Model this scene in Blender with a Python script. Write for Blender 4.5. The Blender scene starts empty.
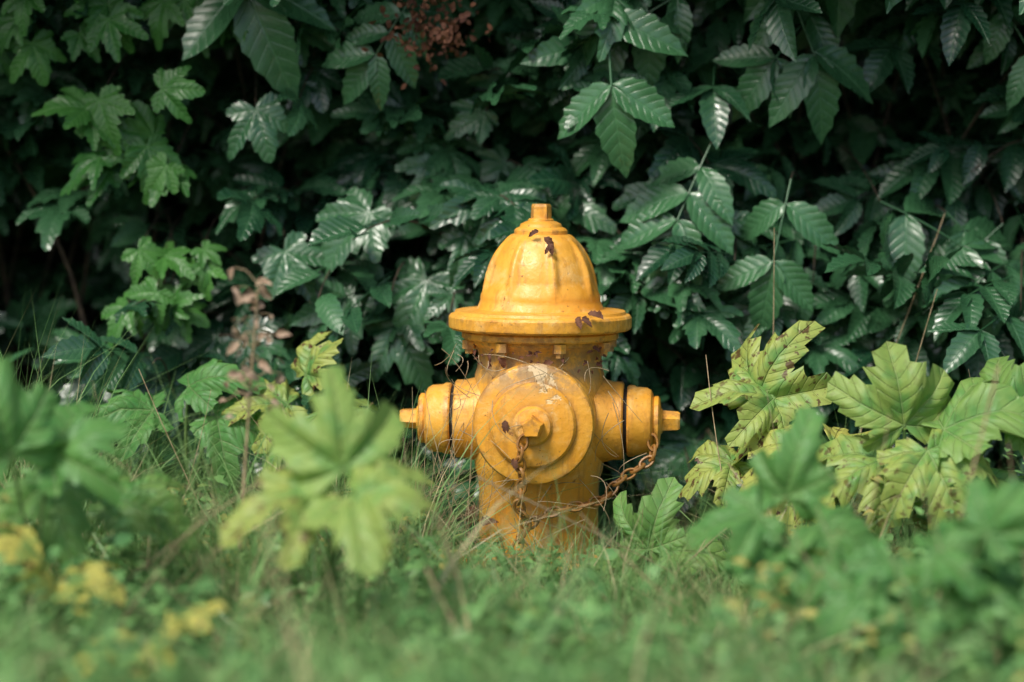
import bpy, math, random
import numpy as np
from mathutils import Vector, Matrix, noise
random.seed(7); rng=np.random.default_rng(7)
scene=bpy.context.scene
COL=scene.collection
R=random.uniform

# ---------------------------------------------------------------- templates
def norm(v):
    v=np.asarray(v,float); return v/ (np.linalg.norm(v)+1e-9)
class Tpl:
    def __init__(s,v,f,uv,e):
        s.v=np.asarray(v,float); s.uv=np.asarray(uv,float); s.e=np.asarray(e,float)
        s.loops=np.array([i for q in f for i in q],dtype=np.int64)
        s.tot=np.array([len(q) for q in f],dtype=np.int64)
class Bag:
    def __init__(s): s.V=[];s.U=[];s.C=[];s.L=[];s.T=[];s.n=0
    def add(s,t,M,o,a=0.5,b=0.0,dim=None):
        s.V.append(t.v@np.asarray(M).T+np.asarray(o)); s.U.append(t.uv)
        c=np.empty((len(t.v),4)); c[:,0]=a; c[:,1]=b; c[:,2]=t.e; c[:,3]=1
        s.C.append(c); s.L.append(t.loops+s.n); s.T.append(t.tot); s.n+=len(t.v)
    def raw(s,v,loops,tot,uv,c):
        s.V.append(v);s.U.append(uv);s.C.append(c);s.L.append(loops+s.n);s.T.append(tot);s.n+=len(v)
    def template(s):
        t=Tpl([(0,0,0)],[],[(0,0)],[0]); t.v=np.vstack(s.V);t.uv=np.vstack(s.U);t.e=np.vstack(s.C)[:,2]
        t.loops=np.concatenate(s.L);t.tot=np.concatenate(s.T); return t
    def build(s,name,mat,parent=None,smooth=True):
        v=np.vstack(s.V);uv=np.vstack(s.U);c=np.vstack(s.C);L=np.concatenate(s.L);T=np.concatenate(s.T)
        me=bpy.data.meshes.new(name)
        me.vertices.add(len(v)); me.vertices.foreach_set('co',v.astype(np.float32).ravel())
        me.loops.add(len(L)); me.loops.foreach_set('vertex_index',L.astype(np.int32))
        me.polygons.add(len(T)); st=np.concatenate([[0],np.cumsum(T)[:-1]])
        me.polygons.foreach_set('loop_start',st.astype(np.int32))
        me.polygons.foreach_set('loop_total',T.astype(np.int32))
        me.update(calc_edges=True)
        ul=me.uv_layers.new(name='UVMap'); ul.data.foreach_set('uv',uv[L].astype(np.float32).ravel())
        ca=me.color_attributes.new('lv','FLOAT_COLOR','POINT'); ca.data.foreach_set('color',c.astype(np.float32).ravel())
        me.polygons.foreach_set('use_smooth',[smooth]*len(T))
        me.materials.append(mat)
        ob=bpy.data.objects.new(name,me); COL.objects.link(ob)
        if parent: ob.parent=parent
        return ob
def empty(name):
    e=bpy.data.objects.new(name,None); COL.objects.link(e); e.empty_display_size=.1; return e

def leaflet(W=.22,rows=13,a=.6,b=.8,fold=.35,curl=.25,ser=.10,twist=0.,wav=.0,ph=0.):
    mx=max((t**a)*((1-t)**b) for t in np.linspace(0.01,.99,99))
    v=[];uv=[];e=[];f=[]
    cs=[-1,-.5,0,.5,1]
    for i in range(rows):
        t=i/(rows-1); w=W*(t**a)*((1-t)**b)/mx
        if i in(0,rows-1): w=.004
        for c in cs:
            k=1.
            tt=t
            if abs(c)==1:
                k=1-ser*(i%2); tt=t+(.0 if i%2 else .02)
            s=c*w*k
            z=fold*abs(s)-curl*t*t+.012*math.sin(t*40)*abs(c)+wav*math.sin(t*7+ph+c*1.5)*abs(c)
            v.append((s,tt,z+twist*s*t)); uv.append((abs(s),t)); e.append(abs(c)*.8+.2*t)
    n=len(cs)
    for i in range(rows-1):
        for j in range(n-1):
            a0=i*n+j; f.append((a0,a0+1,a0+n+1,a0+n))
    return Tpl(v,f,uv,e)

def palmate(lobes,teeth=5,nang=72,rings=(.3,.65,1.),fold=.25,curl=.25,wav=.03,tooth=.22,a=.8,b=.7,seed=0,jit=.0,droop=0.):
    rs=random.Random(seed)
    polys=[]
    for ang,L,W in lobes:
        th=math.radians(ang); mx=max((t**a)*((1-t)**b) for t in np.linspace(0.01,.99,99))
        L*=1+rs.uniform(-jit,jit); W*=1+rs.uniform(-jit,jit)
        pts=[]
        m=teeth*2
        for sgn in(1,-1):
            side=[]
            for i in range(m+1):
                t=i/m; w=W*(t**a)*((1-t)**b)/mx
                if i%2==0: w=w*(1-tooth); t2=t
                else: w=w*(1+tooth*.6)*(1+rs.uniform(-.15,.15)); t2=min(1,t+.06)
                side.append((t2*L,w*sgn))
            side[-1]=(L,0); side[0]=(0,0)
            pts+=side if sgn==1 else side[::-1]
        polys.append([(x*math.sin(th)+y*math.cos(th), x*math.cos(th)-y*math.sin(th)) for x,y in pts])
    rr=[];info=[]
    for k in range(nang):
        th=2*math.pi*k/nang-math.pi; dx,dy=math.sin(th),math.cos(th); best=.05
        for P in polys:
            for i in range(len(P)):
                x1,y1=P[i];x2,y2=P[(i+1)%len(P)]
                c1=dx*y1-dy*x1;c2=dx*y2-dy*x2
                if c1*c2<=0 and abs(c1-c2)>1e-9:
                    u=c1/(c1-c2);X=x1+(x2-x1)*u;Y=y1+(y2-y1)*u
                    r=X*dx+Y*dy
                    if r>best: best=r
        rr.append(best)
        dd=min(abs((th-math.radians(l[0])+math.pi)%(2*math.pi)-math.pi) for l in lobes)
        info.append((th,dd))
    v=[(0,0,0)];uv=[(0,0)];e=[0];f=[]
    p1,p2=rs.uniform(0,6),rs.uniform(0,6)
    for q in rings:
        for k in range(nang):
            th,dd=info[k]; r=rr[k]*q
            s=r*math.sin(min(dd,1.5)); t=r*math.cos(min(dd,1.5))
            z=fold*min(s,.12)-curl*r*r-droop*max(0,r-.5)**2*3+wav*math.sin(3*th+p1)*r+wav*.7*math.sin(9*th+p2)*r*q+wav*.5*math.sin(r*14+p1)*q*r
            v.append((r*math.sin(th),r*math.cos(th),z)); uv.append((s,t)); e.append(q)
    for k in range(nang):
        k2=(k+1)%nang
        f.append((0,1+k2,1+k))
        for j in range(len(rings)-1):
            o=1+j*nang; f.append((o+k,o+k2,o+nang+k2,o+nang+k))
    return Tpl(v,f,uv,e)

def tube_t(pts,rad,sides=5,r1=None):
    pts=[Vector(p) for p in pts]; r1=rad if r1 is None else r1
    v=[];f=[];n=len(pts)
    for i,p in enumerate(pts):
        d=(pts[min(i+1,n-1)]-pts[max(i-1,0)]).normalized()
        a=d.cross(Vector((.3,.2,1)) if abs(d.z)<.9 else Vector((1,0,0))).normalized(); b=d.cross(a)
        r=rad+(r1-rad)*i/(n-1)
        for k in range(sides):
            t=2*math.pi*k/sides; q=p+a*(r*math.cos(t))+b*(r*math.sin(t)); v.append(tuple(q))
    for i in range(n-1):
        for k in range(sides):
            k2=(k+1)%sides; f.append((i*sides+k,i*sides+k2,(i+1)*sides+k2,(i+1)*sides+k))
    return Tpl(v,f,[(.3,.3)]*len(v),[0]*len(v))
I3=np.eye(3)
def frame(d,n,s=1.):
    d=norm(d); n=np.asarray(n,float); n=norm(n-d*np.dot(n,d)); x=np.cross(d,n)
    return np.stack([x,d,n],axis=1)*s
def bez(p0,p1,p2,n=7):
    p0,p1,p2=map(Vector,(p0,p1,p2))
    return [p0*(1-t)**2+p1*2*t*(1-t)+p2*t*t for t in [i/(n-1) for i in range(n)]]

# ---------------------------------------------------------------- materials
def newmat(name):
    m=bpy.data.materials.new(name); m.use_nodes=True; nt=m.node_tree; nt.nodes.clear(); return m,nt
class N:
    def __init__(s,nt): s.nt=nt
    def n(s,t,**k):
        x=s.nt.nodes.new(t)
        for a,b in k.items(): setattr(x,a,b)
        return x
    def put(s,sock,v):
        if isinstance(v,bpy.types.NodeSocket): s.nt.links.new(v,sock)
        elif v is not None: sock.default_value=v
    def math(s,op,a,b=None,c=None,clamp=False):
        x=s.n('ShaderNodeMath',operation=op); x.use_clamp=clamp
        s.put(x.inputs[0],a)
        if b is not None: s.put(x.inputs[1],b)
        if c is not None: s.put(x.inputs[2],c)
        return x.outputs[0]
    def mix(s,f,a,b,blend='MIX'):
        x=s.n('ShaderNodeMix',data_type='RGBA',blend_type=blend); 
        s.put(x.inputs[0],f); s.put(x.inputs[6],a if not isinstance(a,tuple) else (*a,1)[:4]); s.put(x.inputs[7],b if not isinstance(b,tuple) else (*b,1)[:4])
        return x.outputs[2]
    def ss(s,v,lo,hi,o0=0.,o1=1.):
        x=s.n('ShaderNodeMapRange',interpolation_type='SMOOTHSTEP'); s.put(x.inputs[0],v)
        x.inputs[1].default_value=lo;x.inputs[2].default_value=hi;x.inputs[3].default_value=o0;x.inputs[4].default_value=o1
        return x.outputs[0]
    def noise(s,vec,scale,detail=3,rough=.5,dist=0.):
        x=s.n('ShaderNodeTexNoise'); s.put(x.inputs['Vector'],vec); x.inputs['Scale'].default_value=scale
        x.inputs['Detail'].default_value=detail; x.inputs['Roughness'].default_value=rough; x.inputs['Distortion'].default_value=dist
        return x.outputs[0]
def leafmat(name,dark,mid,yellow=None,brown=(.11,.045,.02),rough=.38,trans=0.,vein=.35,nv=8.,bump=.5,veincol=None,spec=.5):
    m,nt=newmat(name); g=N(nt)
    out=g.n('ShaderNodeOutputMaterial'); p=g.n('ShaderNodeBsdfPrincipled'); 
    at=g.n('ShaderNodeAttribute',attribute_name='lv'); sp=g.n('ShaderNodeSeparateColor'); nt.links.new(at.outputs[0],sp.inputs[0])
    geo=g.n('ShaderNodeNewGeometry').outputs['Position']
    n1=g.noise(geo,38,1)
    base=g.mix(g.math('ADD',g.math('MULTIPLY',sp.outputs[0],.8),g.math('MULTIPLY',g.math('SUBTRACT',n1,.5),.5),clamp=True),dark,mid)
    h=None
    if vein>0:
        uv=g.n('ShaderNodeUVMap',uv_map='UVMap'); sx=g.n('ShaderNodeSeparateXYZ'); nt.links.new(uv.outputs[0],sx.inputs[0])
        S,T=sx.outputs[0],sx.outputs[1]
        fr=g.math('FRACT',g.math('MULTIPLY',g.math('SUBTRACT',T,g.math('MULTIPLY',S,.9)),nv))
        ab=g.math('ABSOLUTE',g.math('SUBTRACT',fr,.5))
        sv=g.ss(ab,.40,.49)
        V=g.math('MAXIMUM',g.ss(S,.004,.018,1.,0.),g.math('MULTIPLY',sv,.6))
        vc=veincol or tuple(min(1,c*1.5+.03) for c in mid)
        base=g.mix(g.math('MULTIPLY',V,vein),base,vc)
        h=g.math('ADD',g.math('MULTIPLY',V,-.6),g.math('MULTIPLY',ab,-.6))
    if yellow:
        ym=g.math('MULTIPLY',sp.outputs[1],g.ss(g.math('ADD',g.math('MULTIPLY',n1,.9),g.math('MULTIPLY',sp.outputs[2],.35)),.42,.78))
        ym=g.math('MULTIPLY',ym,1.35,clamp=True)
        base=g.mix(ym,base,yellow)
        if brown:
            n3=g.noise(geo,60,4,.6)
            bm=g.math('MULTIPLY',g.ss(g.math('ADD',n3,g.math('MULTIPLY',sp.outputs[2],.12)),.66,.72),g.ss(sp.outputs[1],.12,.4))
            base=g.mix(bm,base,brown)
    nt.links.new(base,p.inputs['Base Color'])
    g.put(p.inputs['Roughness'],g.math('ADD',rough,g.math('MULTIPLY',g.math('SUBTRACT',n1,.5),.3)))
    p.inputs['Specular IOR Level'].default_value=spec
    if h is not None and bump>0:
        b=g.n('ShaderNodeBump'); b.inputs['Strength'].default_value=bump; b.inputs['Distance'].default_value=.003; nt.links.new(h,b.inputs['Height'])
        nt.links.new(b.outputs[0],p.inputs['Normal'])
    if trans>0:
        tr=g.n('ShaderNodeBsdfTranslucent'); nt.links.new(g.mix(.4,base,(.2,.4,.05)),tr.inputs[0])
        mx=g.n('ShaderNodeMixShader'); mx.inputs[0].default_value=trans
        nt.links.new(p.outputs[0],mx.inputs[1]); nt.links.new(tr.outputs[0],mx.inputs[2]); nt.links.new(mx.outputs[0],out.inputs[0])
    else: nt.links.new(p.outputs[0],out.inputs[0])
    return m
def simple(name,c1,c2,scale=30,rough=.8,bump=.3,det=3):
    m,nt=newmat(name); g=N(nt); out=g.n('ShaderNodeOutputMaterial'); p=g.n('ShaderNodeBsdfPrincipled')
    geo=g.n('ShaderNodeNewGeometry').outputs['Position']; n=g.noise(geo,scale,det,.6)
    nt.links.new(g.mix(g.ss(n,.3,.7),c1,c2),p.inputs['Base Color']); p.inputs['Roughness'].default_value=rough
    if bump>0:
        b=g.n('ShaderNodeBump'); b.inputs['Strength'].default_value=bump; b.inputs['Distance'].default_value=.01; nt.links.new(n,b.inputs['Height']); nt.links.new(b.outputs[0],p.inputs['Normal'])
    nt.links.new(p.outputs[0],out.inputs[0]); return m

M_hedge=leafmat('hedge_leaf',(.010,.048,.022),(.058,.175,.068),rough=.29,vein=.22,spec=.7)
M_bright=leafmat('young_leaf',(.03,.13,.025),(.10,.29,.05),rough=.38,trans=.12,vein=.25)
M_pars=leafmat('cow_parsnip_leaf',(.07,.25,.06),(.25,.46,.11),yellow=(.60,.56,.12),rough=.5,trans=.28,vein=.35,nv=7,bump=1.,veincol=(.45,.58,.26))
M_herb=leafmat('herb_leaf',(.07,.20,.06),(.26,.50,.16),yellow=(.50,.42,.12),brown=None,rough=.45,trans=.2,vein=0)
M_grass=leafmat('grass_blade',(.09,.22,.06),(.33,.54,.19),yellow=(.58,.50,.28),brown=None,rough=.45,trans=.2,vein=0.)
M_dead=leafmat('dead_leaf',(.10,.035,.02),(.22,.09,.04),rough=.7,trans=0,vein=.2)
M_twig=simple('twig',(.035,.025,.018),(.09,.065,.04),60,bump=0,det=1)
M_straw=simple('straw',(.30,.22,.12),(.50,.38,.23),60,bump=0,det=1)
M_stem=simple('green_stem',(.12,.22,.07),(.2,.3,.1),60,.5,bump=0,det=1)
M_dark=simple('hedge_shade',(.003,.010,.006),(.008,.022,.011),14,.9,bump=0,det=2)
M_soil=simple('soil',(.035,.06,.02),(.07,.12,.035),8,.95,.6)

# ---------------------------------------------------------------- hydrant paint
def paintmat(name='hydrant_paint',rust=.0):
    m,nt=newmat(name); g=N(nt); out=g.n('ShaderNodeOutputMaterial'); p=g.n('ShaderNodeBsdfPrincipled')
    oc=g.n('ShaderNodeTexCoord').outputs['Object']; sx=g.n('ShaderNodeSeparateXYZ'); nt.links.new(oc,sx.inputs[0]); Z=sx.outputs[2]
    n1=g.noise(oc,9,4,.6); n2=g.noise(oc,45,5,.65); n3=g.noise(oc,120,3,.6); n4=g.noise(oc,22,5,.7,.5)
    c=g.mix(g.ss(n1,.3,.7),(.80,.345,.028),(.90,.46,.065))
    c=g.mix(g.math('MULTIPLY',g.ss(n4,.5,.66),.5),c,(.93,.61,.22))
    mp=g.n('ShaderNodeMapping'); nt.links.new(oc,mp.inputs[0]); mp.inputs['Scale'].default_value=(1,1,.09)
    st=g.noise(mp.outputs[0],60,5,.7)
    c=g.mix(g.math('MULTIPLY',g.ss(st,.52,.66),.42+rust*.5),c,(.46,.19,.035))
    band=g.math('MULTIPLY',g.ss(Z,.32,.375),g.ss(Z,.43,.40))
    gr=g.math('MULTIPLY',band,g.ss(n2,.34,.56)); c=g.mix(g.math('MULTIPLY',gr,.7),c,(.24,.18,.11))
    low=g.math('MULTIPLY',g.ss(Z,.24,.05),g.ss(n4,.42,.6)); c=g.mix(g.math('MULTIPLY',low,.5),c,(.26,.14,.05))
    blot=g.ss(g.noise(oc,14,5,.8),.56,.69); c=g.mix(g.math('MULTIPLY',blot,.36),c,(.38,.20,.07))
    mp2=g.n('ShaderNodeVectorMath',operation='DISTANCE'); nt.links.new(oc,mp2.inputs[0]); mp2.inputs[1].default_value=(.035,-.165,.362)
    near=g.ss(mp2.outputs['Value'],.015,.085,.15,0.)
    chip=g.ss(g.math('ADD',n4,near),.68,.72); c=g.mix(g.math('MULTIPLY',chip,.6),c,(.88,.70,.42))
    chip2=g.ss(n2,.665,.70); c=g.mix(g.math('MULTIPLY',chip2,.8),c,(.20,.075,.022))
    spk=g.ss(n3,.65,.71); c=g.mix(g.math('MULTIPLY',spk,.55),c,(.24,.11,.03))
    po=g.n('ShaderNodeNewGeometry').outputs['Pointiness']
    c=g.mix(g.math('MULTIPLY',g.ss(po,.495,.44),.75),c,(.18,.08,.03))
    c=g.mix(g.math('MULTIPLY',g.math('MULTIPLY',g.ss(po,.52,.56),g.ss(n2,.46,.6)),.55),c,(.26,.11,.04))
    nt.links.new(c,p.inputs['Base Color'])
    g.put(p.inputs['Roughness'],g.ss(n2,.3,.7,.30,.55))
    h=g.math('ADD',g.math('MULTIPLY',n3,.35),g.math('ADD',n2,g.math('MULTIPLY',chip,-.8)))
    b=g.n('ShaderNodeBump'); b.inputs['Strength'].default_value=.55; b.inputs['Distance'].default_value=.003
    nt.links.new(h,b.inputs['Height']); nt.links.new(b.outputs[0],p.inputs['Normal']); nt.links.new(p.outputs[0],out.inputs[0]); return m
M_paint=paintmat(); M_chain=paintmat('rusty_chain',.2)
M_gap=simple('gap_shade',(.012,.01,.008),(.03,.025,.02),60,.8)  # near-black colour stands in for the shade in the cap gaps
hyd=empty('fire_hydrant')
def mesh_obj(name,v,f,mat,parent,sharp=32):
    me=bpy.data.meshes.new(name); me.from_pydata([tuple(a) for a in v],[],f); me.update()
    for p in me.polygons: p.use_smooth=True
    try: me.set_sharp_from_angle(angle=math.radians(sharp))
    except Exception: pass
    me.materials.append(mat); o=bpy.data.objects.new(name,me); COL.objects.link(o); o.parent=parent; return o
def lathe(name,prof,mat=M_paint,seg=96,M=None,mod=None,sharp=32,parent=None):
    v=[];f=[]
    for (r,z) in prof:
        for k in range(seg):
            t=2*math.pi*k/seg; q=r*(mod(t,z) if mod else 1.)
            v.append(Vector((q*math.cos(t),q*math.sin(t),z)))
    n=len(prof)
    for i in range(n-1):
        for k in range(seg):
            k2=(k+1)%seg; f.append((i*seg+k,i*seg+k2,(i+1)*seg+k2,(i+1)*seg+k))
    f.append(tuple(range(seg))[::-1]); f.append(tuple((n-1)*seg+k for k in range(seg)))
    if M: v=[M@a for a in v]
    return mesh_obj(name,v,f,mat,parent or hyd,sharp)
lathe('lower_barrel',[(.098,-.05),(.098,.012),(.104,.02),(.134,.026),(.138,.03),(.138,.046),(.135,.05),(.108,.053),(.103,.06),(.1,.075),(.1,.16),(.102,.185),(.107,.2),(.109,.22),(.110,.34),(.108,.36),(.104,.374),(.103,.395),(.107,.405),(.116,.412),(.118,.418)])
lathe('barrel_flange',[(.10,.4185),(.128,.419),(.131,.422),(.131,.430),(.128,.433),(.10,.4335)])
lathe('bonnet_flange',[(.10,.434),(.148,.435),(.1525,.4385),(.153,.442),(.153,.456),(.150,.460),(.144,.462),(.142,.4665),(.118,.469),(.10,.470)])
def dome(t,z):
    a=max(0.,min(1.,(z-.492)/.022))*max(0.,min(1.,(.590-z)/.02))
    c=abs(math.cos(4*t+.35))
    k=min(1.,c*1.9)
    return 1-.085*a*(k*k*(3-2*k))
zs=np.linspace(.469,.592,36); prof=[(.107,.468)]
for z in zs:
    u=(z-.469)/(.592-.469); r=.1005*math.sqrt(max(0,1-(u*.885)**2.5)); prof.append((r+(.006*max(0,1-u*9)),z))
rt=prof[-1][0]
lathe('bonnet',prof+[(rt-.004,.594)],mod=dome,seg=160,sharp=50)
lathe('bonnet_cap',[(.040,.588),(.0445,.592),(.0445,.600),(.041,.604),(.036,.606),(.034,.611),(.026,.615),(.018,.617)],seg=64)
lathe('operating_nut',[(.0185,.612),(.0185,.614),(.0175,.640),(.0155,.644)],seg=5,sharp=20,M=Matrix.Rotation(.3,4,'Z'))
lathe('hydrant_weather_lip',[(.020,.612),(.0215,.614),(.0215,.618),(.0195,.620)],seg=32)
NZ=.283
for nm,ang in(('left',-90),('right',90)):
    M=Matrix.Translation((0,0,NZ))@Matrix.Rotation(math.radians(ang),4,'Y')
    lathe(nm+'_outlet',[(.074,.06),(.072,.10),(.068,.115),(.0655,.125),(.0655,.1385),(.063,.141),(.05,.1415)],M=M,seg=64)
    lathe(nm+'_gasket',[(.054,.140),(.054,.1485)],M_gap,M=M,seg=48)  # dark ring filling the gap behind the cap, shade put into its colour
    lathe(nm+'_cap',[(.05,.147),(.058,.1475),(.060,.150),(.060,.158),(.0575,.162),(.056,.180),(.052,.187),(.046,.190),(.034,.192)],M=M,seg=72)
    lathe(nm+'_cap_ring',[(.028,.190),(.040,.1905),(.042,.193),(.042,.199),(.038,.202),(.022,.2035),(.02,.206)],M=M,seg=48)
    lathe(nm+'_cap_nut',[(.0185,.203),(.0185,.205),(.0165,.232),(.0145,.235)],M=M@Matrix.Rotation(.6,4,'Z'),seg=5,sharp=20)
Mf=Matrix.Translation((0,0,.291))@Matrix.Rotation(math.radians(90),4,'X')
lathe('front_outlet',[(.100,.05),(.096,.10),(.090,.115),(.088,.132),(.07,.133)],M=Mf)
lathe('front_outlet_gasket',[(.08,.131),(.08,.1375)],M_gap,M=Mf)  # same painted gap shade behind the front cap
lathe('front_cap',[(.07,.136),(.094,.1365),(.098,.140),(.099,.145),(.099,.156),(.096,.162),(.089,.165),(.074,.166),(.0705,.1675),(.069,.173),(.066,.1765),(.05,.180),(.033,.182),(.031,.184),(.029,.189),(.022,.191),(.016,.1915)],M=Mf)
lathe('front_cap_nut',[(.020,.190),(.020,.192),(.0175,.214),(.0155,.217)],M=Mf@Matrix.Rotation(.31,4,'Z'),seg=5,sharp=20)
def bolts(name,n,r,z0,z1,rad,off=0.):
    v=[];f=[]
    for i in range(n):
        a=2*math.pi*i/n+off; cx,cy=r*math.cos(a),r*math.sin(a)
        for (rr,z) in((rad,z0),(rad,z0+(z1-z0)*.65),(rad*.62,z0+(z1-z0)*.66),(rad*.55,z1)):
            for k in range(6):
                t=a+math.pi*k/3; v.append((cx+rr*math.cos(t),cy+rr*math.sin(t),z))
        b=i*24
        for j in range(3):
            for k in range(6):
                k2=(k+1)%6; q=(b+j*6+k,b+j*6+k2,b+j*6+6+k2,b+j*6+6+k); f.append(q if z1>z0 else q[::-1])
        f.append(tuple(b+18+k for k in range(6)))
    mesh_obj(name,v,f,M_paint,hyd,25)
bolts('bonnet_bolts',8,.122,.4183,.396,.0115,.32)
bolts('base_bolts',8,.121,.0505,.066,.011,.2)
def chain(name,pts,link=.0125,wr=.0021):
    pts=[Vector(p) for p in pts]; P=[]
    n=len(pts)
    for i in range(n-1):
        p0,p1,p2,p3=pts[max(i-1,0)],pts[i],pts[i+1],pts[min(i+2,n-1)]
        for k in range(20):
            t=k/20; P.append(.5*((2*p1)+(p2-p0)*t+(2*p0-5*p1+4*p2-p3)*t*t+(3*p1-p0-3*p2+p3)*t**3))
    P.append(pts[-1]); v=[];f=[];acc=0;idx=0;last=P[0]
    for i in range(1,len(P)):
        acc+=(P[i]-P[i-1]).length
        if acc>=link*1.35:
            acc=0;c=(P[i]+last)/2;d=(P[i]-last).normalized();last=P[i]
            a=d.cross(Vector((.1,-1,.3))).normalized();b=d.cross(a)
            if idx%2: a,b=b,a
            a=(a+b*.35).normalized(); b=d.cross(a)
            base=len(v);S=14;s=6
            for j in range(S):
                t=2*math.pi*j/S
                ctr=d*(math.cos(t)*link)+a*(math.sin(t)*link*.6); o=ctr.normalized()
                for k in range(s):
                    u=2*math.pi*k/s; v.append(c+ctr+o*(wr*math.cos(u))+b*(wr*math.sin(u)))
            for j in range(S):
                for k in range(s):
                    f.append((base+j*s+k,base+j*s+(k+1)%s,base+((j+1)%S)*s+(k+1)%s,base+((j+1)%S)*s+k))
            idx+=1
    mesh_obj(name,v,f,M_chain,hyd,60)
chain('right_cap_chain',[(.190,-.045,.262),(.192,-.05,.23),(.170,-.06,.212),(.135,-.08,.190),(.115,-.09,.165),(.08,-.115,.155),(.04,-.128,.148),(.0,-.135,.13),(-.03,-.135,.10)],.0135,.0029)
chain('front_cap_chain',[(-.012,-.196,.275),(-.02,-.197,.24),(-.016,-.185,.20),(-.024,-.17,.16),(-.01,-.155,.13),(-.03,-.15,.08)],.0135,.0029)
hyd.rotation_euler=(0,math.radians(.4),math.radians(-4)); hyd.location=(-.004,0,0)
LF=[leaflet(W=.30,rows=9,fold=R(.5,1.),curl=R(.3,.9),ser=.25,wav=.09,ph=i) for i in range(5)]
b=Bag()
for (x,y,z,s,d) in [(.010,-.075,.592,.022,(1,-.3,-.8)),(.0,-.064,.602,.018,(-1,-.3,-.4)),(.018,-.082,.582,.020,(.4,-.4,-1)),(.022,-.08,.578,.016,(-.8,-.4,-.8)),(.07,-.139,.466,.022,(.2,-.9,-1)),(.076,-.137,.464,.02,(.9,-.5,-.5)),(.085,-.128,.470,.022,(1,-.3,.1)),(.10,-.118,.472,.018,(.5,-.9,-.4)),(-.045,-.18,.30,.022,(.1,-.3,-1)),(-.03,-.195,.24,.02,(.3,-.5,-1)),(-.10,-.09,.15,.035,(-.3,-.5,-1)),(-.06,-.11,.4,.024,(.5,-.2,-1)),(.03,-.12,.39,.024,(-1,-.2,-.3)),(-.09,-.1,.12,.03,(1,-.5,.3))]:
    b.add(random.choice(LF),frame(d,(R(-.4,.4),-1,.7),s),(x,y,z),R(.1,.8),0)
for i in range(40):
    a=R(-2.6,-.5); b.add(random.choice(LF),frame((R(-1,1),R(-1,1),R(-.6,.2)),(R(-1,1),-1,.6),R(.006,.014)),(.125*math.cos(a),.125*math.sin(a),R(.375,.415)),R(.1,.9),0)
b.build('caught_dead_leaves',M_dead,hyd)
b=Bag()
for i in range(120):
    a=R(-2.9,-.3); r0=R(.115,.2); z=R(.03,.41); p0=Vector((r0*math.cos(a),r0*math.sin(a),z))
    d=Vector((R(-1,1),R(-.4,.2),R(-1,.6)))*R(.05,.14); p2=p0+d
    if i%3==0: p0=Vector((R(-.24,-.08),R(-.13,-.08),R(.03,.1))); p2=Vector((R(-.20,-.06),R(-.16,-.11),R(.15,.36)))
    m=(p0+p2)/2+Vector((R(-.04,.04),R(-.03,0),R(-.03,.03)))
    b.add(tube_t(bez(p0,m,p2,8),.0008,3,.0004),I3,(0,0,0))
b.build('dry_tendrils',M_straw,hyd)

# ---------------------------------------------------------------- ground
nx,ny=90,90; xs=np.sign(np.linspace(-1,1,nx))*np.abs(np.linspace(-1,1,nx))**3.2*150; ys=np.sign(np.linspace(-1,1,ny))*np.abs(np.linspace(-1,1,ny))**3.2*150
v=[];
for y in ys:
    for x in xs: v.append((x,y,.03*noise.noise((x*.8,y*.8,0))-.005 if abs(x)<20 else -.01))
f=[(j*nx+i,j*nx+i+1,(j+1)*nx+i+1,(j+1)*nx+i) for j in range(ny-1) for i in range(nx-1)]
gr=mesh_obj('ground',v,f,M_soil,None)

# ---------------------------------------------------------------- grass
def blades(bag,n,xr,yr,hr,wr=(.0022,.0050),lean=.6,straw=.07,hfun=None,seg=4):
    x=rng.uniform(*xr,n);y=rng.uniform(*yr,n)
    h=rng.uniform(*hr,n)
    if hfun is not None:
        h=h*np.array([hfun(a,b_) for a,b_ in zip(x,y)])
    w=rng.uniform(*wr,n); az=rng.uniform(0,2*math.pi,n); ln=rng.uniform(.08,lean,n)*h*1.6; fa=rng.uniform(0,2*math.pi,n)
    V=np.zeros((n,seg*2+1,3))
    for i in range(seg+1):
        t=i/seg; cx=x+np.cos(az)*ln*t*t; cy=y+np.sin(az)*ln*t*t; cz=h*(t-.26*t*t*ln/h*1.2)
        ww=w*(1-t**1.6)*.5
        if i<seg:
            for s,j in((-1,0),(1,1)):
                V[:,i*2+j,0]=cx+s*ww*np.cos(fa);V[:,i*2+j,1]=cy+s*ww*np.sin(fa);V[:,i*2+j,2]=cz-.01
        else: V[:,seg*2]=np.stack([cx,cy,cz-.01],1)
    q=[]
    tot=[]
    for i in range(seg-1): q+= [i*2,i*2+1,i*2+3,i*2+2]; tot.append(4)
    q+=[seg*2-2,seg*2-1,seg*2]; tot.append(3)
    K=seg*2+1
    L=(np.array(q)[None,:]+np.arange(n)[:,None]*K).ravel(); T=np.tile(tot,n)
    c=np.ones((n,K,4)); c[:,:,0]=rng.uniform(0,1,n)[:,None]; c[:,:,1]=(rng.uniform(0,1,n)<straw)[:,None]*1.; c[:,:,2]=1
    bag.raw(V.reshape(-1,3),L,T,np.full((n*K,2),.5),c.reshape(-1,4))
def hf(x,y):
    k=.85+.9*noise.noise((x*3,y*3,4))
    if abs(x)<.2 and y>-.45: k=min(k,.95)*.85
    return max(.3,k)
def hf2(x,y): return max(.3,.85+.9*noise.noise((x*4,y*4,14)))
b=Bag()
blades(b,18000,(-1.25,1.25),(-2.1,.40),(.10,.26),hfun=hf,lean=.8,straw=.1)
blades(b,6500,(-1.25,-.18),(-.7,.42),(.22,.44),wr=(.0018,.004),hfun=hf,lean=.9,straw=.12)
blades(b,3000,(.16,1.25),(-.9,.40),(.14,.30),wr=(.0018,.004),hfun=hf,lean=.8,straw=.12)
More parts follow.
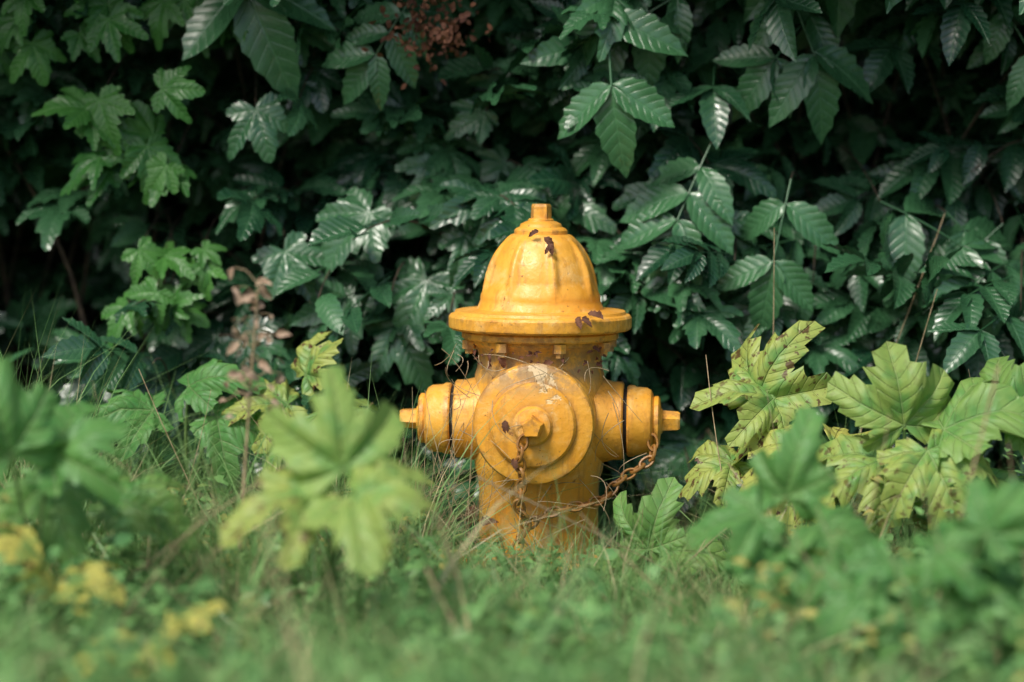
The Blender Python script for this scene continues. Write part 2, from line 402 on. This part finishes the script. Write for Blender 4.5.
blades(b,1700,(-.24,.24),(-.6,-.16),(.10,.215),wr=(.0018,.004),hfun=hf2,lean=.9,straw=.15)
blades(b,90,(-.2,.2),(-.5,-.2),(.22,.32),wr=(.0016,.0030),hfun=hf2,lean=.7,straw=.4)
blades(b,2600,(-1.1,1.1),(-1.9,-.6),(.16,.32),wr=(.005,.010),hfun=hf,lean=.9,straw=.1)
blades(b,700,(-.9,.9),(-2.5,-1.7),(.28,.44),wr=(.004,.008),hfun=hf2,lean=.8,straw=.12)
blades(b,7000,(-3.5,3.5),(-3.2,.5),(.06,.19),wr=(.004,.008),seg=3)
blades(b,4000,(-8,8),(-5,3.5),(.05,.15),wr=(.006,.012),seg=3)
b.build('grass',M_grass)
small=[leaflet(W=R(.24,.36),rows=5,a=.6,b=.7,fold=.3,curl=R(.1,.4),ser=0,ph=i) for i in range(4)]
tri=palmate([(0,1,.24),(60,.8,.22),(-60,.8,.22)],teeth=3,nang=48,rings=(.5,1.),fold=.3,curl=.3,wav=.08,tooth=.35,a=.8,b=.6,seed=3)
b=Bag()
for i in range(2300):
    x=R(-1.2,1.2);y=R(-2.05,.25)
    if abs(x)<.17 and y>-.2: continue
    k=noise.noise((x*2.2,y*2.2,9))
    if k<-.12: continue
    h=R(.06,.20)*(1+.6*k); n=random.randint(6,12); c=R(0,1)
    if abs(x)<.22 and y>-.5: h=min(h,.105)
    yl=1. if R(0,1)<.05 else 0
    if noise.noise((x*1.5,y*1.5,31))>.42: yl=R(.4,1)
    lx,ly=R(-.05,.05),R(-.05,.05); s0=R(.016,.045); tr=R(0,1)<.45
    for k in range(n):
        t=(k+1)/n; a=k*2.4+i
        b.add(tri if tr else random.choice(small),frame((math.cos(a),math.sin(a),R(-.1,.8)),(R(-.5,.5),R(-.7,.3),1),s0*(1.2-.5*t)),(x+lx*t,y+ly*t,h*t),min(1,max(0,c+R(-.3,.3))),yl*R(.3,1))
b.build('ground_cover_herbs',M_herb)
b=Bag()
def stalk(p0,p2,r=.0013,bend=.03,head=0):
    m=(Vector(p0)+Vector(p2))/2+Vector((R(-bend,bend),R(-bend,bend),R(0,bend)))
    b.add(tube_t(bez(p0,m,p2,9),r,4,r*.5),I3,(0,0,0))
stalk((.395,.12,0),(.40,.12,.60),.0014,.006)
stalk((.44,.1,0),(.71,.25,.62),.0016,.03)
stalk((.5,-.2,.0),(.62,-.3,.52),.0013); stalk((.33,-.25,0),(.27,-.1,.40)); 
stalk((-.70,-.9,.05),(-.36,-.7,.30),.0016); stalk((-.16,-1.1,.20),(-.05,-1.2,.0),.0022)
stalk((-.42,-.9,.1),(-.1,-.9,.25)); stalk((.62,-.9,.45),(.50,-1.0,.05),.0018); stalk((.25,-.8,.05),(.05,-.7,.22)); stalk((-.1,-.6,.26),(.2,-.5,.10),.0014)
for i in range(170):
    x=R(-1.1,1.1); y=R(-1.5,.2)
    if abs(x)<.18 and y>-.2: continue
    stalk((x,y,0),(x+R(-.25,.25),y+R(-.1,.1),R(.15,.38) if abs(x)>.25 else R(.12,.24)),R(.0007,.0014))
b.build('dry_grass_stalks',M_straw)

# ---------------------------------------------------------------- hedge
hedge=empty('hedge')
def mk(i,jit=.12):
    return palmate([(0,1,.24),(50,.85,.20),(-50,.85,.20),(105,.5,.17),(-105,.5,.17)],teeth=5,nang=80,fold=.35,curl=R(.15,.6),wav=.06,tooth=.28,a=.75,b=.8,seed=i,jit=jit,droop=.2)
maple=[mk(i) for i in range(7)]
def pinnate(pairs,seed):
    rs=random.Random(seed); bb=Bag(); 
    dro=rs.uniform(.1,.35)
    def pos(t): return np.array([0,t,-dro*t*t])
    bb.add(tube_t([tuple(pos(t)) for t in np.linspace(0,.62,6)],.008,4),I3,(0,0,0))
    for k in range(pairs):
        t=.18+.42*k/max(1,pairs-1) if pairs>1 else .3
        for s in(-1,1):
            a=math.radians(58-14*k/pairs+rs.uniform(-8,8)); L=rs.uniform(.42,.54)
            lf=leaflet(W=rs.uniform(.22,.27),rows=13,a=.62,b=.85,fold=rs.uniform(.15,.5),curl=rs.uniform(.1,.45),ser=.12,wav=.02,ph=k)
            bb.add(lf,frame((s*math.sin(a),math.cos(a),rs.uniform(-.35,.05)),(s*.1,-.1,1),L),pos(t+rs.uniform(-.01,.01)))
    lf=leaflet(W=.24,rows=13,a=.62,b=.85,fold=.3,curl=.35,ser=.12)
    bb.add(lf,frame((rs.uniform(-.15,.15),1,-.3),(0,0,1),.54),pos(.6))
    return bb.template()
pin=[pinnate(2,1),pinnate(3,2),pinnate(2,3),pinnate(3,4),pinnate(2,5)]
sing=[leaflet(W=R(.24,.32),rows=13,a=.6,b=.75,fold=R(.15,.45),curl=R(.1,.5),ser=.12,wav=.02,ph=i) for i in range(4)]
cav=[(-.95,.50,.22,.22,.5),(-.55,.60,.11,.12,.4),(.74,.90,.20,.11,.5),(-.30,.80,.13,.10,.35),(-.08,1.0,.13,.10,.4),(.12,.70,.10,.09,.3),(-.58,.88,.07,.12,.35),(.30,.42,.10,.09,.3),(.55,.50,.10,.06,.3),(-.42,.45,.08,.08,.3),(.48,.84,.10,.07,.3)]
def cavk(x,z): return max(math.exp(-((x-cx)/rx)**2-((z-cz)/rz)**2)*min(1,d*2) for cx,cz,rx,rz,d in cav)
def surf(x,z):
    y=.52+.26*noise.noise((x*1.7,z*1.9,1.3))+.18*noise.noise((x*5,z*5,7.7))
    if z>1.0: y-=(z-1.0)*.25  # upper hedge, out of view, leans forward to shade the leaves below
    for cx,cz,rx,rz,d in cav: y+=d*math.exp(-((x-cx)/rx)**2-((z-cz)/rz)**2)
    return max(.24,y)
B=Bag(); BT=Bag(); BB=Bag()
def shoot(x,z,depth,kind,s=1.,n=None):
    if R(0,1)<cavk(x,z)*.75: return
    y=surf(x,z)+depth
    side=R(-1,1); out=Vector((side*.9,-R(.3,1.),R(-.5,.6))).normalized()
    L=R(.12,.26)*s; p0=Vector((x,y+.06,z)); p2=p0+out*L+Vector((0,0,-.25*L)); mm=(p0+p2)/2+Vector((0,0,.06*s))
    pts=bez(p0,mm,p2,6)
    BT.add(tube_t([p0+(p0-p2)*.5]+pts,.0025*s,4,.0012),I3,(0,0,0))
    n=n or random.randint(4,7); tone=R(.0,.9)
    for k in range(n):
        t=(k+.6)/n; i=min(4,int(t*5)); p=pts[i]+(pts[i+1]-pts[i])*(t*5-i)
        sd=1 if k%2 else -1
        lat=Vector((R(.5,1.)*sd,R(-.5,.1),R(-.8,.25)))
        d=lat+out*(.3+.9*t)
        nrm=(R(-.7,.7),R(-1.,-.1),R(.15,1.4))
        if kind=='maple': tp=random.choice(maple); sc=R(.055,.11)*s; 
        elif kind=='pin': tp=random.choice(pin); sc=R(.14,.22)*s
        else: tp=random.choice(sing); sc=R(.06,.12)*s
        if kind=='pin' and k%2 and n>3: continue
        M=frame(d,nrm,sc); o=np.array(p)+M[:,1]*.12
        B.add(tp,M,o,min(1,max(0,tone+R(-.25,.25))),0)
def kindof(x,z):
    r=R(0,1)
    if x>0.05:
        return 'pin' if r<(.60 if z>.45 else .35) else ('single' if r<.72 else 'maple')
    return 'maple' if r<.78 else ('single' if r<.9 else 'pin')
for i in range(820):
    x=R(-1.3,1.3); z=R(.02,1.3); shoot(x,z,R(-.03,.28),kindof(x,z))
for i in range(330):
    x=R(-1.3,1.3); z=R(.05,1.3); shoot(x,z,R(-.16,.02),kindof(x,z))
for i in range(260):
    x=R(-1.6,1.6); z=R(1.3,2.15); shoot(x,z,R(-.1,.1),kindof(x,z),1.9,4)  # unseen overhang above the frame, added to darken the hedge under it
for i in range(480):
    x=R(1.25,4.3)*random.choice((-1,1)); z=R(.05,2.15); shoot(x,z,R(-.05,.2),kindof(x,z),1.9,4)
for i in range(260):
    x=R(-4.3,4.3)
    y=R(.2,1.8); tp=random.choice(pin); B.add(tp,frame((R(-1,1),R(-1,1),R(-.2,.5)),(0,0,1),R(.3,.45)),(x,y,R(2.05,2.25)),R(0,1),0)
B.build('hedge_foliage',M_hedge,hedge)
for i in range(80):
    x=R(-1.4,1.4); y=R(.6,.95); p0=(x,y,-.02); h=R(.7,1.9); p2=(x+R(-.5,.5),y-R(.0,.3),h); m=(x+R(-.1,.1),y,h*.6)
    BT.add(tube_t(bez(p0,m,p2,9),R(.003,.009),5,.0015),I3,(0,0,0))
BT.build('hedge_branches',M_twig,hedge)
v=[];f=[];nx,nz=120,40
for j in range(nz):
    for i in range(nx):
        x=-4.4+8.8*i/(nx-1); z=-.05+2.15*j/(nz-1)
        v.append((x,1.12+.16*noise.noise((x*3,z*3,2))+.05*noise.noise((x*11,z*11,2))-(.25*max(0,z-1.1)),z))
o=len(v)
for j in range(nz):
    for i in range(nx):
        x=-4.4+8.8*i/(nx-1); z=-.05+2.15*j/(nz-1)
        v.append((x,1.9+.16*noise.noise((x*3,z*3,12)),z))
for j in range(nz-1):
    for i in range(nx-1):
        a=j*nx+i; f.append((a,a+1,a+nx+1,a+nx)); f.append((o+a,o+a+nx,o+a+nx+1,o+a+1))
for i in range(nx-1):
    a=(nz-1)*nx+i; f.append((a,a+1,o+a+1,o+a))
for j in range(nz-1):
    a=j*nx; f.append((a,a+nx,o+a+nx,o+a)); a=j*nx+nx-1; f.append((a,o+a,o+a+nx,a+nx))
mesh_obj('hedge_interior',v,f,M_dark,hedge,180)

F=Bag(); FT=Bag()
def spray(tp,p,d,n,s,a=.7,yl=0,bag=None):
    bag=bag or F
    M=frame(d,n,s); bag.add(tp,M,p,a,yl)
    bk=Vector(p)+Vector((R(-.05,.05),.25,R(-.02,.1))); FT.add(tube_t(bez(bk,(Vector(p)+bk)/2+Vector((0,0,.03)),p,5),.002,4,.0012),I3,(0,0,0))
spray(pin[0],(.115,.24,1.01),(.02,-.3,-.7),(-.3,-1,.6),.29,1.)
spray(pin[1],(.28,.28,1.02),(-.9,-.2,-.45),(.1,-1,.5),.26,.8)
spray(pin[2],(.42,.3,1.05),(.3,-.3,-.7),(.2,-1,.6),.28,.85)
spray(pin[0],(.50,.3,1.0),(-.5,-.3,-.6),(.2,-1,.6),.24,.75)
spray(pin[3],(.30,.27,.74),(-.3,-.3,-.6),(-.1,-1,.7),.25,.95)
spray(pin[0],(.44,.25,.68),(-.2,-.3,-.8),(0,-1,.8),.25,.95)
spray(pin[4],(.60,.28,.64),(.8,-.2,-.35),(.1,-1,.8),.27,.85)
spray(pin[1],(.82,.3,.60),(-.6,-.2,-.5),(.1,-1,.8),.24,.7)
spray(pin[2],(.72,.3,.62),(.6,-.2,-.6),(.1,-1,.8),.24,.8)
spray(pin[2],(.80,.3,1.0),(.4,-.2,-.6),(.1,-1,.8),.2,.8)
spray(pin[1],(-.22,.28,1.0),(-.5,-.2,-.7),(.1,-1,.6),.20,.8)
for (x,z,dx,s,a) in [(-.20,.50,-.3,.13,.9),(-.13,.58,.5,.11,.7),(-.30,.62,-.6,.12,.8),(-.25,.42,.3,.12,.8),(-.33,.47,-.8,.11,.8),(-.45,.55,.4,.11,.7),(-.1,.45,-.5,.10,.6),(.22,.55,.4,.12,.8),(.40,.50,-.3,.13,.9),(.35,.45,.6,.12,.8),(-.5,.80,.2,.10,.6),(.24,.66,-.4,.12,.8),(.30,.60,.7,.11,.7)]:
    spray(random.choice(maple),(x,.30,z),(dx,-.3,-.6),(R(-.3,.3),-1,R(.4,1)),s,a)
def bunch(cx,cz,n,rx,rz,s0,s1,lo,hi):
    for i in range(n):
        x=cx+R(-rx,rx); z=cz+R(-rz,rz)
        spray(random.choice(maple),(x,.30+R(-.03,.06),z),(R(-1,1)*.9,-.3,R(-1,.2)),(R(-.5,.5),-1,R(.2,1.1)),R(s0,s1),R(lo,hi),0,BB)
bunch(-.72,.76,12,.09,.08,.06,.09,.0,.6)
bunch(-.88,.97,9,.14,.06,.06,.09,.0,.4)
bunch(-.62,.98,5,.10,.04,.06,.08,.0,.4)
bunch(-.66,.48,16,.08,.08,.045,.07,.2,.9)
F.build('hedge_sprays',M_hedge,hedge); BB.build('young_sprays',M_bright,hedge); FT.build('spray_twigs',M_twig,hedge)
b=Bag()
for i in range(260):
    p=Vector((random.gauss(-.19,.04),random.gauss(.25,.03),random.gauss(.945,.032)))
    b.add(random.choice(small),frame((R(-1,1),R(-1,1),R(-1,1)),(R(-1,1),-1,R(-1,1)),R(.008,.018)),p,R(0,.8),0)
b.build('dry_flower_cluster',M_dead,hedge)

# ---------------------------------------------------------------- cow parsnip
big=[palmate([(0,1,.29),(54,.92,.27),(-54,.92,.27),(108,.62,.2),(-108,.62,.2)],teeth=5,nang=180,rings=(.2,.42,.64,.84,1.),fold=.5,curl=R(.1,.5),wav=.13,tooth=.36,a=.85,b=.6,seed=20+i,jit=.18,droop=.4) for i in range(6)]
def parsnip(leaves,base):
    e=empty('cow_parsnip_plant'); b=Bag(); t=Bag()
    for (p,d,n,s,a,yl) in leaves:
        M=frame(d,n,s); b.add(random.choice(big),M,p,a,yl)
        q=Vector(base)+Vector((R(-.03,.03),R(-.03,.03),0)); pp=Vector(p)
        m=q*.45+pp*.55-Vector(M[:,1])*.5+Vector((0,.03,0)); m.z=max(.05,min(m.z,pp.z-.02))
        t.add(tube_t(bez(q,m,pp,9),.0042,6,.0028),I3,(0,0,0))
    b.build('leaves',M_pars,e); t.build('stems',M_stem,e)
parsnip([((-.275,-1.0,.32),(-.05,-.1,.9),(.1,-1,.8),.108,.95,.15),((-.25,-1.05,.292),(.75,-.4,.1),(0,-.8,1),.105,1.,.25),((-.32,-1.0,.285),(-.6,-.4,.0),(0,-.7,1),.10,.9,.35),((-.27,-1.02,.28),(.2,-.9,.05),(0,-.35,1),.10,.9,.2)],(-.3,-.95,0))
parsnip([((-.68,-.9,.33),(.7,-.1,.45),(-.1,-.9,.9),.115,.3,.0),((-.73,-.95,.335),(-.1,-.3,.7),(0,-.8,1),.125,.3,.0),((-.70,-.8,.28),(.2,-.5,-.3),(0,-.8,1),.10,.3,.05),((-.62,-.7,.24),(.8,-.3,-.1),(0,-.8,1),.10,.35,.1),((-.8,-.8,.26),(-.2,-.3,-.1),(0,-.8,1),.12,.35,.1)],(-.72,-.85,0))
parsnip([((.355,-.1,.325),(.25,-.3,.75),(-.15,-1,.9),.115,.9,.35),((.38,-.12,.33),(-.8,-.3,.3),(.1,-.8,1),.10,.9,.3),((.43,-.2,.26),(-.5,-.4,-.1),(0,-.7,1),.12,.8,.5),((.47,-.18,.26),(.6,-.4,-.2),(.1,-.7,1),.11,.7,.6),((.31,-.15,.23),(-.7,-.3,-.1),(0,-.7,1),.08,.7,.4),((.40,-.2,.21),(.2,-.6,-.4),(0,-.7,1),.11,.7,.5)],(.40,-.05,0))
parsnip([((.57,-.3,.305),(-.15,-.3,.9),(-.1,-1,1.),.13,.75,.2),((.63,-.32,.30),(.7,-.4,.45),(.1,-.9,1.1),.13,.6,.1),((.60,-.35,.27),(.3,-.6,-.5),(0,-.9,.9),.12,.8,.3),((.73,-.3,.32),(.5,0,.6),(.1,-.9,1.),.11,.4,.1),((.54,-.3,.25),(-.8,-.5,-.2),(0,-.9,.8),.11,.7,.3),((.66,-.3,.22),(.6,-.6,-.3),(0,-.9,.9),.12,.5,.1)],(.6,-.2,0))
parsnip([((.33,-.9,.27),(.1,-.2,.6),(0,-.9,.9),.09,.35,.0),((.29,-.95,.25),(-.8,-.2,.0),(0,-.9,.9),.08,.3,.0),((.37,-.95,.24),(.8,-.2,-.2),(0,-.8,1),.09,.35,.0),((.33,-.95,.21),(.1,-.5,-.4),(0,-.8,1),.09,.3,.0)],(.33,-.85,0))
parsnip([((.45,-1.1,.21),(-.3,-.3,-.3),(0,-.8,1),.08,.2,.0),((.50,-1.15,.23),(.6,-.2,.2),(0,-.8,1),.09,.25,.0),((.56,-1.2,.26),(.4,-.1,.7),(0,-.9,.8),.08,.25,.0),((.42,-1.1,.17),(-.6,-.5,-.2),(0,-.8,1),.08,.2,.0),((.55,-1.15,.19),(.5,-.5,-.3),(0,-.8,1),.09,.3,.0),((.47,-1.15,.14),(.2,-.5,-.3),(0,-.8,1),.08,.3,.0)],(.5,-1.0,0))
parsnip([((-.40,.1,.35),(.3,-.3,.5),(0,-.8,.9),.09,.6,.4),((-.43,.08,.30),(-.6,-.3,.1),(0,-.8,.9),.09,.5,.4),((-.37,.07,.29),(.8,-.3,0),(0,-.8,.9),.09,.5,.2),((-.42,.05,.25),(.3,-.6,-.3),(0,-.8,.9),.1,.5,.2)],(-.4,.12,0))
parsnip([((-.60,.1,.33),(.5,-.3,.3),(0,-.8,.9),.09,.2,.0),((-.66,.08,.29),(-.6,-.3,.1),(0,-.8,.9),.10,.2,.0),((-.55,.07,.28),(.8,-.3,-.2),(0,-.8,.9),.10,.25,.0)],(-.6,.12,0))
parsnip([((-.50,-1.2,.125),(.3,-.4,.3),(0,-.8,1),.09,.7,1.),((-.54,-1.2,.11),(-.7,-.3,0),(0,-.8,1),.07,.7,.9)],(-.52,-1.1,0))
parsnip([((-.68,-1.0,.19),(-.2,-.4,.4),(0,-.8,1),.08,.7,.95),((-.64,-1.0,.17),(.8,-.4,.1),(0,-.8,1),.06,.7,.8)],(-.68,-.95,0))
parsnip([((.17,-.25,.10),(.1,-.2,.6),(0,-.8,1),.09,.45,.05),((.21,-.27,.10),(.8,-.3,.1),(0,-.8,1),.08,.5,.1),((.13,-.3,.08),(-.5,-.5,.2),(0,-.8,1),.07,.4,.1)],(.18,-.2,0))
dp=empty('dead_flower_stalk'); b=Bag(); t=Bag()
t.add(tube_t(bez((-.46,-.62,0),(-.44,-.62,.3),(-.420,-.62,.54),9),.003,5,.0015),I3,(0,0,0))
for i in range(40):
    z=R(.36,.55); p=Vector((-.420+(z-.54)*.08,-.62,z)); q=p+Vector((R(-.045,.045),R(-.03,.03),R(-.02,.03)))
    t.add(tube_t([p,(p+q)/2+Vector((0,0,.008)),q],.0009,3),I3,(0,0,0))
    b.add(random.choice(LF),frame((R(-1,1),R(-1,1),R(-1,.3)),(R(-1,1),-1,.5),R(.010,.026)),q,R(.4,1),0)
b.build('dead_bracts',simple('dead_bract',(.26,.17,.11),(.46,.34,.24),60,bump=0),dp); t.build('stalk',M_straw,dp)

# ---------------------------------------------------------------- light, sky, camera
w=bpy.data.worlds.new("World"); scene.world=w; w.use_nodes=True; nt=w.node_tree
bg=nt.nodes['Background']; sky=nt.nodes.new('ShaderNodeTexSky'); sky.sky_type='NISHITA'; sky.sun_disc=False
sd=Vector((-.40,-.62,.90)).normalized()
sky.sun_elevation=math.asin(sd.z); sky.sun_rotation=math.atan2(sd.x,sd.y); sky.air_density=1.; sky.dust_density=3.
nt.links.new(sky.outputs[0],bg.inputs[0]); bg.inputs[1].default_value=.15
L=bpy.data.lights.new('sun','SUN'); L.energy=3.1; L.angle=math.radians(16); L.color=(1,.95,.86)
lo=bpy.data.objects.new('sun',L); COL.objects.link(lo); lo.rotation_euler=(-sd).to_track_quat('-Z','Y').to_euler()
cam=bpy.data.cameras.new('camera'); co=bpy.data.objects.new('camera',cam); COL.objects.link(co)
cam.sensor_width=36; cam.lens=105.4; cam.clip_end=1000
co.location=(-.048,-5,.8); tgt=Vector((-.048,0,.415)); co.rotation_euler=(tgt-Vector(co.location)).to_track_quat('-Z','Y').to_euler()
cam.dof.use_dof=True; cam.dof.focus_distance=4.90; cam.dof.aperture_fstop=1.5
scene.camera=co
scene.view_settings.view_transform='Standard'; scene.view_settings.look='None'; scene.view_settings.exposure=0
